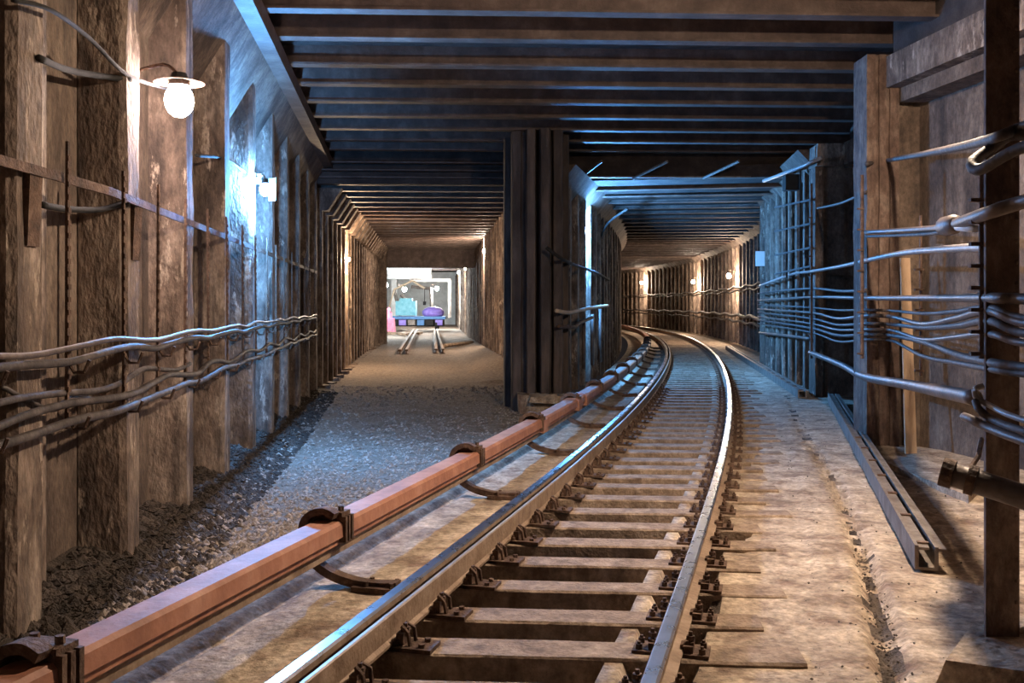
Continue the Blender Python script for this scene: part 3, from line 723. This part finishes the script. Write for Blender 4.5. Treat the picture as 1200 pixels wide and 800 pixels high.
# upper left loose wires
cable('wire', [at(15, 0, 5.2), at(60, 12, 5.6), at(105, 45, 6.4), at(150, 88, 7.2), at(200, 105, 8.5)], .014, 'black', 'black wire sloping from the top left corner to the lamp')
cable('wire', [at(46, 68, 5.6), at(80, 82, 6.4), at(125, 90, 7.0), at(152, 93, 7.25)], .022, 'black', 'thick black wire sagging between the first two left ribs')
cable('wire', [at(50, 240, 5.7), at(80, 245, 6.3), at(120, 245, 6.9), at(152, 235, 7.2)], .020, 'black', 'black wire sagging behind the iron strip between ribs')
cable('wire', [at(230, 182, 9.6), at(262, 186, 11.4), at(285, 200, 13.2), at(305, 215, 14.2)], .016, 'black', 'black feed wire running to the blue lamp at left')

# ------------------------------------------------------------------ RIGHT: near column, base, cables
ncol = thing('steel_column', (2.55, 5.25, 0), 'rusty riveted steel column in the right foreground', 'column')
m = MB(); m.box((2.55, 5.2, 3.0), (.175, .022, 5.8)); m.build('front_flange', 'column', ncol)
m = MB(); m.box((2.605, 5.33, 3.0), (.02, .25, 5.8), -.12); m.build('web', 'column', ncol)
m = MB(); m.box((2.68, 5.46, 3.0), (.15, .022, 5.8)); m.build('rear_flange', 'column', ncol)
m = MB()
for z in frange(.3, 5.6, .11): m.sphere((2.622, 5.186, z), .012, 6, 4)
m.build('rivets', 'column', ncol)['kind'] = 'stuff'
m = MB(); m.hexa([(2.04, 4.86, -.05), (2.80, 4.42, -.05), (3.30, 5.3, -.05), (2.46, 5.42, -.05)], [(2.12, 4.88, .11), (2.80, 4.52, .12), (3.22, 5.26, .12), (2.47, 5.36, .13)]); tag(m.build('concrete_footing', 'floor'), 'low concrete footing under the foreground steel column', 'footing')

# stations along the right-hand side: depth chosen, pixel rows read from the photograph
GRP = 'cables on the right wall'
X_N, D_N = 1150, 5.05
def rc(rows, r, matn, label, jitter=0.0, dN=5.05):
    """rows: list of (px, py, depth)"""
    return cable('cable', [at(x, y, d) for x, y, d in rows], r, matn, label, group=GRP, sub=7)
rc([(1330, 100, 4.2), (1200, 148, 4.9), (1160, 163, 5.1), (1110, 175, 7.2), (1045, 187, 12.7), (1015, 192, 12.9)], .028, 'cable', 'topmost dark cable sagging from the steel column to the second column')
rc([(1330, 195, 4.2), (1200, 158, 4.9), (1165, 172, 5.1), (1140, 190, 5.0), (1150, 198, 4.9), (1200, 172, 4.7), (1300, 150, 4.3)], .030, 'cable', 'looped dark cable end hanging at the upper right column')
rc([(1330, 200, 4.2), (1200, 236, 4.9), (1150, 252, 5.15), (1115, 264, 6.4)], .036, 'pipe', 'thick grey cable entering from the right edge and ending in a joint')
rc([(1115, 264, 6.4), (1085, 268, 8.5), (1015, 272, 12.85)], .026, 'pipe', 'upper grey cable from the joint to the second column')
rc([(1118, 267, 6.4), (1085, 274, 8.5), (1015, 277, 12.85)], .018, 'cable', 'dark cable just below the joint cable')
rc([(1157, 290, 5.9), (1120, 291, 7.4), (1060, 296, 10.5), (1015, 305, 12.8), (985, 312, 15.5), (950, 318, 19.6), (925, 322, 22.5), (890, 335, 28.5)], .030, 'lightpipe', 'pale bluish cable with a cut end near the steel column')
rc([(1330, 352, 4.2), (1200, 350, 4.9), (1155, 349, 5.3), (1100, 349, 7.8), (1015, 349, 12.8), (955, 348, 19.7), (920, 350, 23.5), (888, 352, 28.8)], .028, 'pipe', 'straight grey pipe at eye level across the right side')
rows = [(361, 366, 363, 357, 'cable'), (370, 378, 370, 362, 'pipe'), (381, 384, 379, 366, 'cable'), (388, 395, 386, 371, 'pipe'), (398, 402, 392, 375, 'cable'), (405, 414, 398, 379, 'cable')]
names = ['first', 'second', 'third', 'fourth', 'fifth', 'lowest']
for i, (yn, ym, yc, yf, mt) in enumerate(rows):
    yr = (372, 378, 390, 402, 430, 438)[i]; yq = (360, 364, 376, 391, 424, 432)[i]
    rr = rnd.uniform(.016, .026)
    rc([(1330, yr + 10, 4.2), (1200, yr, 4.9), (1158, yq, 5.25), (1120, lerp(yq, ym, .5) + 2, 6.8), (1080, ym + rnd.uniform(-2, 3), 9.2), (1045, yc + 1, 12.4), (1015, yc, 12.85), (982, yc + rnd.uniform(0, 4), 16), (955, lerp(yc, yf, .4), 19.75), (920, lerp(yc, yf, .75), 23.5), (888, yf, 28.8)], rr, mt,
       '%s cable from the top in the sagging bundle at right' % names[i] if i < 5 else 'lowest cable in the sagging bundle at right')
rc([(1142, 466, 6.2), (1100, 458, 7.8), (1060, 450, 10), (1012, 441, 12.85), (985, 427, 16), (950, 413, 19.8)], .052, 'pipe', 'thick dark pipe sloping low across the right wall')
rc([(950, 397, 20.2), (920, 393, 24), (890, 390, 28.8)], .035, 'pipe', 'low bluish pipe running along the third right bay')
rc([(1350, 530, 4.0), (1200, 492, 4.75), (1160, 475, 5.05), (1145, 466, 5.1), (1143, 456, 5.1), (1152, 452, 5.1)], .016, 'lightpipe', 'thin pale wire hooked over the steel column')
rc([(1350, 545, 4.0), (1200, 505, 4.7), (1165, 492, 5.0), (1148, 480, 5.05), (1143, 470, 5.1)], .020, 'cable', 'upper of two cables looping round the steel column')
rc([(1350, 570, 4.0), (1200, 517, 4.7), (1160, 502, 5.0), (1140, 492, 5.1), (1130, 488, 5.2)], .024, 'pipe', 'lower of two cables looping round the steel column')
rc([(1015, 225, 12.9), (985, 238, 16), (958, 244, 19.8)], .022, 'cable', 'short blue-lit cable spanning from second column to the step')
rc([(1015, 340, 12.8), (985, 341, 16), (955, 338, 19.8), (920, 340, 23.5), (888, 344, 28.6)], .024, 'cable', 'cable running just above the eye level pipe beyond the second column')
# near pipe stub with clamp
pp = thing('pipe_stub', at(1110, 556, 4.75), 'brown pipe stub with clamp ring by the steel column', 'pipe')
m = MB(); m.tube([at(1107, 553, 4.8), at(1150, 566, 4.72), at(1200, 582, 4.6), at(1350, 630, 4.2)], .058, 14); m.build('pipe', 'pipe', pp, True)
a = at(1107, 553, 4.8); b = at(1150, 566, 4.72); tv = (b - a).normalized()
m = MB(); m.tube([a - tv * .015, a + tv * .04], .07, 14); m.tube([a + tv * .10, a + tv * .14], .072, 14); m.build('clamp_ring', 'rust', pp)
m = MB(); m.tube([at(1150, 515, 5.1), at(1146, 535, 4.9), at(1135, 552, 4.8)], .014, 6); m.build('hanger', 'rust', pp)
# cable hangers on the right: upright rods
for i, (x, y0, y1, d, lab) in enumerate(((1079, 252, 440, 10.2, 'spotted upright rod holding cables on the first right bay'), (1150, 195, 420, 5.3, 'upright rod holding cables beside the steel column'), (1010, 205, 420, 12.7, 'upright rod holding cables on the second column'), (951, 215, 420, 19.5, 'upright rod holding cables at the edge of the step'))):
    t = thing('cable_hanger', at(x, y1, d), lab, 'hanger', 'cable hangers at right')
    m = MB(); m.tube([at(x, y0, d), at(x, y1, d)], .014 if d < 12 else .024, 6); m.build('rod', 'rust', t)
    for k, y in enumerate(frange(y0 + 40, y1 - 6, 24)):
        c = at(x, y, d); m = MB(); m.box(c + Vector((-.03, -.03, 0)), (.09, .03, .02)); m.build('hook', 'rust', t)
# joint box on the thick grey cable
jb = thing('cable_joint', at(1113, 264, 6.3), 'rounded cable joint with a white sleeve on the right', 'cable joint')
m = MB(); m.tube([at(1122, 262, 6.1), at(1117, 263, 6.25), at(1108, 265, 6.6), at(1104, 266, 6.8)], [.045, .065, .065, .045], 12); m.build('body', 'pipe', jb, True)
m = MB(); m.tube([at(1122, 266, 6.0), at(1143, 268, 5.5)], .022, 10); m.build('sleeve', 'white', jb, True)
# plank leaning in the first bay
m = MB(); a = gnd(1068, 532, -.02); bt = at(1061, 302, a.y + .35)
m.hexa([a + Vector((x, y, 0)) for x, y in ((-.07, 0), (.07, 0), (.07, .035), (-.07, .035))], [bt + Vector((x, y, 0)) for x, y in ((-.06, 0), (.06, 0), (.06, .035), (-.06, .035))])
tag(m.build('plank', 'plank'), 'pale timber plank leaning upright against the right wall', 'plank')
m = MB(); a = gnd(1027, 515, 0); m.box(a + Vector((0, -.1, .5)), (.09, .03, 1.0), ry=.02)
tag(m.build('batten', 'white'), 'short whitish batten at the foot of the second column', 'batten')
# rack frame at the third bay
fr = thing('cable_ladder', Vector((6.12, 21.8, 2.2)), 'dark cable ladder frame hanging on the blue-lit right wall', 'cable ladder')
for x, d in ((922, 22.3), (938, 20.9)):
    m = MB(); m.tube([at(x, 200, d), at(x, 325, d)], .022, 6); m.build('rail', 'black', fr)
for y in (240, 268, 296, 318):
    m = MB(); m.tube([at(908, y + 3, 23.4), at(922, y, 22.3), at(950, y - 6, 20.0)], .024, 6); m.build('rung', 'cable', fr)
m = MB(); m.box(at(927, 214, 21.6), (.30, .25, .34)); tag(m.build('junction_box', 'black'), 'small black junction box under the ceiling beside the cable ladder', 'junction box')
m = MB(); m.tube([at(895, 212, 23.3), at(940, 195, 20.5), at(962, 185, 19.3)], .04, 8); tag(m.build('conduit', 'lightpipe', None, True), 'pale conduit rising to the ceiling above the cable ladder', 'conduit')
m = MB(); m.box(at(893, 303, 28.4), (.36, .04, .42)); tag(m.build('sign_plate', 'white'), 'small white plate on the last right wall rib', 'sign')
# cables on the curved far wall
for i, (z, r, lab) in enumerate(((2.55, .05, 'upper long cable along the curved far wall'), (2.4, .04, 'second long cable along the curved far wall'), (1.35, .07, 'thick lower cable along the curved far wall'), (1.1, .05, 'lowest cable along the curved far wall'))):
    cable('cable', [tp(2.40, d, z + .05 * math.sin(d * 1.3 + i)) for d in frange(30.5, 106, 1.6)], r, 'cable', lab, group='cables on the curved far wall', n=6, sub=2)

# ------------------------------------------------------------------ channel beams and slab on the right floor
def channel(a, b, w, h, label):
    a = Vector(a); b = Vector(b); t = (b - a); L = t.length; t.normalize(); n = Vector((t.y, -t.x, 0))
    th = thing('steel_channel', a, label, 'channel', 'channels along the right wall')
    def bar(u0, u1, z0, z1, name, m_='steel'):
        m = MB(); m.hexa([a + n * u0 + Vector((0, 0, z0)), b + n * u0 + Vector((0, 0, z0)), b + n * u1 + Vector((0, 0, z0)), a + n * u1 + Vector((0, 0, z0))][::-1] if False else [a + n * u1 + Vector((0, 0, z0)), b + n * u1 + Vector((0, 0, z0)), b + n * u0 + Vector((0, 0, z0)), a + n * u0 + Vector((0, 0, z0))],
                        [a + n * u1 + Vector((0, 0, z1)), b + n * u1 + Vector((0, 0, z1)), b + n * u0 + Vector((0, 0, z1)), a + n * u0 + Vector((0, 0, z1))]); m.build(name, m_, th)
    bar(-w / 2, -w / 2 + .025, 0, h, 'side_plate'); bar(w / 2 - .025, w / 2, 0, h * .96, 'side_plate')
    bar(-w / 2 + .025, w / 2 - .025, 0, .02, 'bottom_plate'); bar(-w / 2 + .025, w / 2 - .06, h - .03, h - .012, 'cover_plate')
    bar(w / 2, w / 2 + .05, h * .80, h * .9, 'lip')
    for s in frange(.12, min(L, 6) - .1, .9):
        m = MB(); m.box(a + t * s + Vector((0, 0, h - .008)) + n * (-.01), (w * .5, .05, .02), math.atan2(t.y, t.x) - math.pi / 2)
        m.build('clip', 'rust', th)
e1 = gnd(1086, 668, .0); e2 = gnd(975, 471, .0)
channel(e1, e2, .155, .17, 'long steel channel lying on the floor, its open end towards the camera')
channel(Vector((5.70, 19.6, 0)), Vector((8.75, 40.5, 0)), .17, .16, 'farther steel channel lying along the foot of the curved right wall')
m = MB()
pts = [(1035, 548), (1070, 541), (1125, 560), (1150, 575), (1135, 590), (1085, 570)]
lo = [gnd(x, y, -.02) for x, y in pts]; hi = [gnd(x, y, -.02) + Vector((0, 0, .075)) for x, y in pts]
n_ = len(pts); m.add(lo + hi, [tuple(range(n_ - 1, -1, -1)), tuple(range(n_, 2 * n_))] + [(i, (i + 1) % n_, n_ + (i + 1) % n_, n_ + i) for i in range(n_)])
tag(m.build('concrete_slab', 'floor'), 'broken flat concrete slab on the floor below the right wall panel', 'slab')

# ------------------------------------------------------------------ middle pier pipes
GP = 'pipes on the middle pier'
cable('pipe', [at(652, 364, 19.6), at(668, 366, 20.3), at(690, 361, 22.5), at(712, 358, 27.0)], .04, 'sand', 'upper tan pipe bent round the middle pier', 'pipe', GP)
cable('pipe', [at(654, 382, 19.7), at(672, 383, 20.6), at(680, 378, 22.0), at(694, 372, 24.0)], .04, 'rust', 'lower brown pipe bent round the middle pier', 'pipe', GP)
cable('cable', [at(640, 290, 19.4), at(660, 304, 19.7), at(678, 312, 22.6), at(700, 320, 27), at(714, 328, 32)], .035, 'black', 'black cable sagging along the lamp side of the middle pier', 'cable', GP)
cable('cable', [at(700, 288, 30), at(712, 262, 28), at(735, 245, 26.5)], .03, 'black', 'black cable running from the pier up to the right tunnel ceiling', 'cable', GP)
for i, (x, y0, y1, d) in enumerate(((684, 375, 432, 23.5), (694, 368, 428, 25.2), (703, 362, 424, 27.2))):
    m = MB(); m.tube([at(x, y0, d), at(x, y1, d)], .045, 8)
    tag(m.build('conduit', 'pipe', None, True), ('first upright conduit on the pier beside the contact rail', 'middle upright conduit on the pier beside the contact rail', 'farthest upright conduit on the pier beside the contact rail')[i], 'conduit', 'upright conduits on the pier')

# ------------------------------------------------------------------ far end of the left tunnel: loose rails, bright hall, trolley
for i, (xa, ya, xb, yb, lab) in enumerate(((468, 413, 485, 387, 'left outer loose rail on the left tunnel floor'), (476, 413, 489, 387, 'left inner loose rail on the left tunnel floor'), (511, 412, 509, 387, 'right inner loose rail on the left tunnel floor'), (519, 412, 512, 387, 'right outer loose rail on the left tunnel floor'))):
    a = gnd(xa, ya, -.12); b = gnd(xb, yb, -.12)
    a.y = max(a.y, 40.5); t = (b - a).normalized(); n = Vector((t.y, -t.x, 0))
    m = MB(); m.loft([[q + n * u * 1.5 + Vector((0, 0, z * 1.15 - .10)) for u, z in prof] for q in (a, b)], mis=rail_mi)
    tag(m.build('loose_rail', ['rust', 'railside']), lab, 'rail', 'loose rails in the left tunnel')
m = MB(); m.tube([gnd(520, 405, -.1), gnd(553, 401, -.1)], .10, 6); tag(m.build('timber_beam', 'wood'), 'timber laid crosswise on the floor of the left tunnel', 'beam')
hall = wall_root('wall_hall')
m = MB(); m.box((-11.0, 104, 2.0), (16, .4, 7)); m.build('end_wall', 'hallwall', hall)
m = MB(); m.box((-14.5, 78, 2.0), (.4, 52, 7)); m.build('side_wall', 'hallwall', hall)
m = MB(); m.box((-11.0, 53.4, 2.0), (8.6, .4, 7)); m.build('front_wall', 'wall', hall)
hall.location = (0, 0, 0)
m = MB(); m.box((-6.0, 54.2, 4.55), (8.6, .5, 1.5)); m.build('portal_lintel', 'beam', hall)
for (x0, y0, x1, y1, d) in ((480, 328, 528, 328, 86), (527, 328, 527, 372, 86), (482, 336, 505, 338, 84), (505, 338, 506, 372, 84), (462, 340, 470, 372, 83), (470, 345, 484, 362, 83)):
    m = MB(); m.tube([at(x0, y0, d), at(x1, y1, d)], .16, 6); m.build('frame_bar', 'steel', hall)
for d in (66, 78, 90):
    m = MB(); m.box((-9.6 - .08 * (d - 60), d, 4.35), (9.5, .5, .5)); m.build('beam', 'hallwall', hall)
m = MB(); m.box((-11.2, 95, 2.1), (.5, .5, 5)); m.build('pillar', 'hallwall', hall)
m = MB(); m.box((-14.8, 79, -.26), (12, 52, .1)); m.build('ground', 'gravel', hall)
for i, (p, lab) in enumerate(((at(452, 334, 64), 'bright lamp at the left of the far bright hall'), (at(474, 339, 72), 'bright lamp at the middle of the far bright hall'), (at(512, 338, 84), 'bright lamp at the right of the far bright hall'))):
    lamp(p, (-1, 0, 0), P_HALL * (.6 if i < 2 else 1.0), WHITE, lab, .14, .3, 'lamps in the far hall')
tr = thing('work_trolley', (-8.2, 80, 0), 'blue maintenance trolley standing across the far end of the left tunnel', 'trolley')
m = MB(); m.box((-7.9, 80, .75), (5.2, 1.8, .22)); m.build('deck', 'blue', tr)
m = MB(); m.box((-7.9, 80, .36), (4.9, 1.5, .56)); m.build('chassis', 'black', tr)
for k in range(7):
    m = MB(); m.box((-10.1 + k * .72, 79.0, .38), (.55, .25, .42)); m.build('side_box', ('blue', 'black', 'violet', 'steel')[k % 4], tr)
for x in (-9.8, -6.0):
    for y in (79.2, 80.8):
        m = MB(); m.tube([(x - .09, y, .2), (x + .09, y, .2)], .38, 14); m.build('wheel', 'black', tr)
m = MB(); m.box((-8.5, 80.3, 1.5), (1.6, 1.2, 1.15)); m.box((-8.5, 80.3, 2.15), (1.0, .9, .3)); m.build('engine_housing', 'teal', tr)
m = MB(); m.tube([(-10.0, 79.6, .9), (-9.4, 79.8, 3.0), (-8.0, 80.0, 3.7), (-7.0, 80.0, 3.1)], .09, 8); m.build('crane_arm', 'sand', tr)
m = MB(); m.tube([(-7.0, 80, 3.1), (-7.0, 80, 2.0)], .03, 6); m.box((-7.0, 80, 1.9), (.25, .2, .3)); m.build('hoist', 'black', tr)
m = MB(); m.sphere((-6.3, 79.8, 1.15), .9, 12, 7, .55); tag(m.build('tarpaulin', 'violet', None, True), 'violet tarpaulin heap on the right end of the far trolley', 'tarpaulin')
m = MB(); m.box((-9.35, 74, .25), (1.3, 1.0, 1.0), jit=.06); m.box((-9.4, 74, 1.0), (.9, .8, .5), jit=.06); m.box((-9.3, 74, 1.4), (.5, .6, .3), jit=.06); tag(m.build('crate', 'red'), 'red crate on the left in front of the far trolley', 'crate')
for k in range(12):
    m = MB(); m.box((-9.6 + 3.5 * rnd.random(), 64 + 7 * rnd.random(), -.16), (.3 + 1.2 * rnd.random(), .2 + .2 * rnd.random(), .16), rnd.random() * 3, jit=.02)
    tag(m.build('timber_scrap', 'wood'), 'timber scrap scattered on the floor before the far trolley', 'timber', 'timber scraps before the trolley')
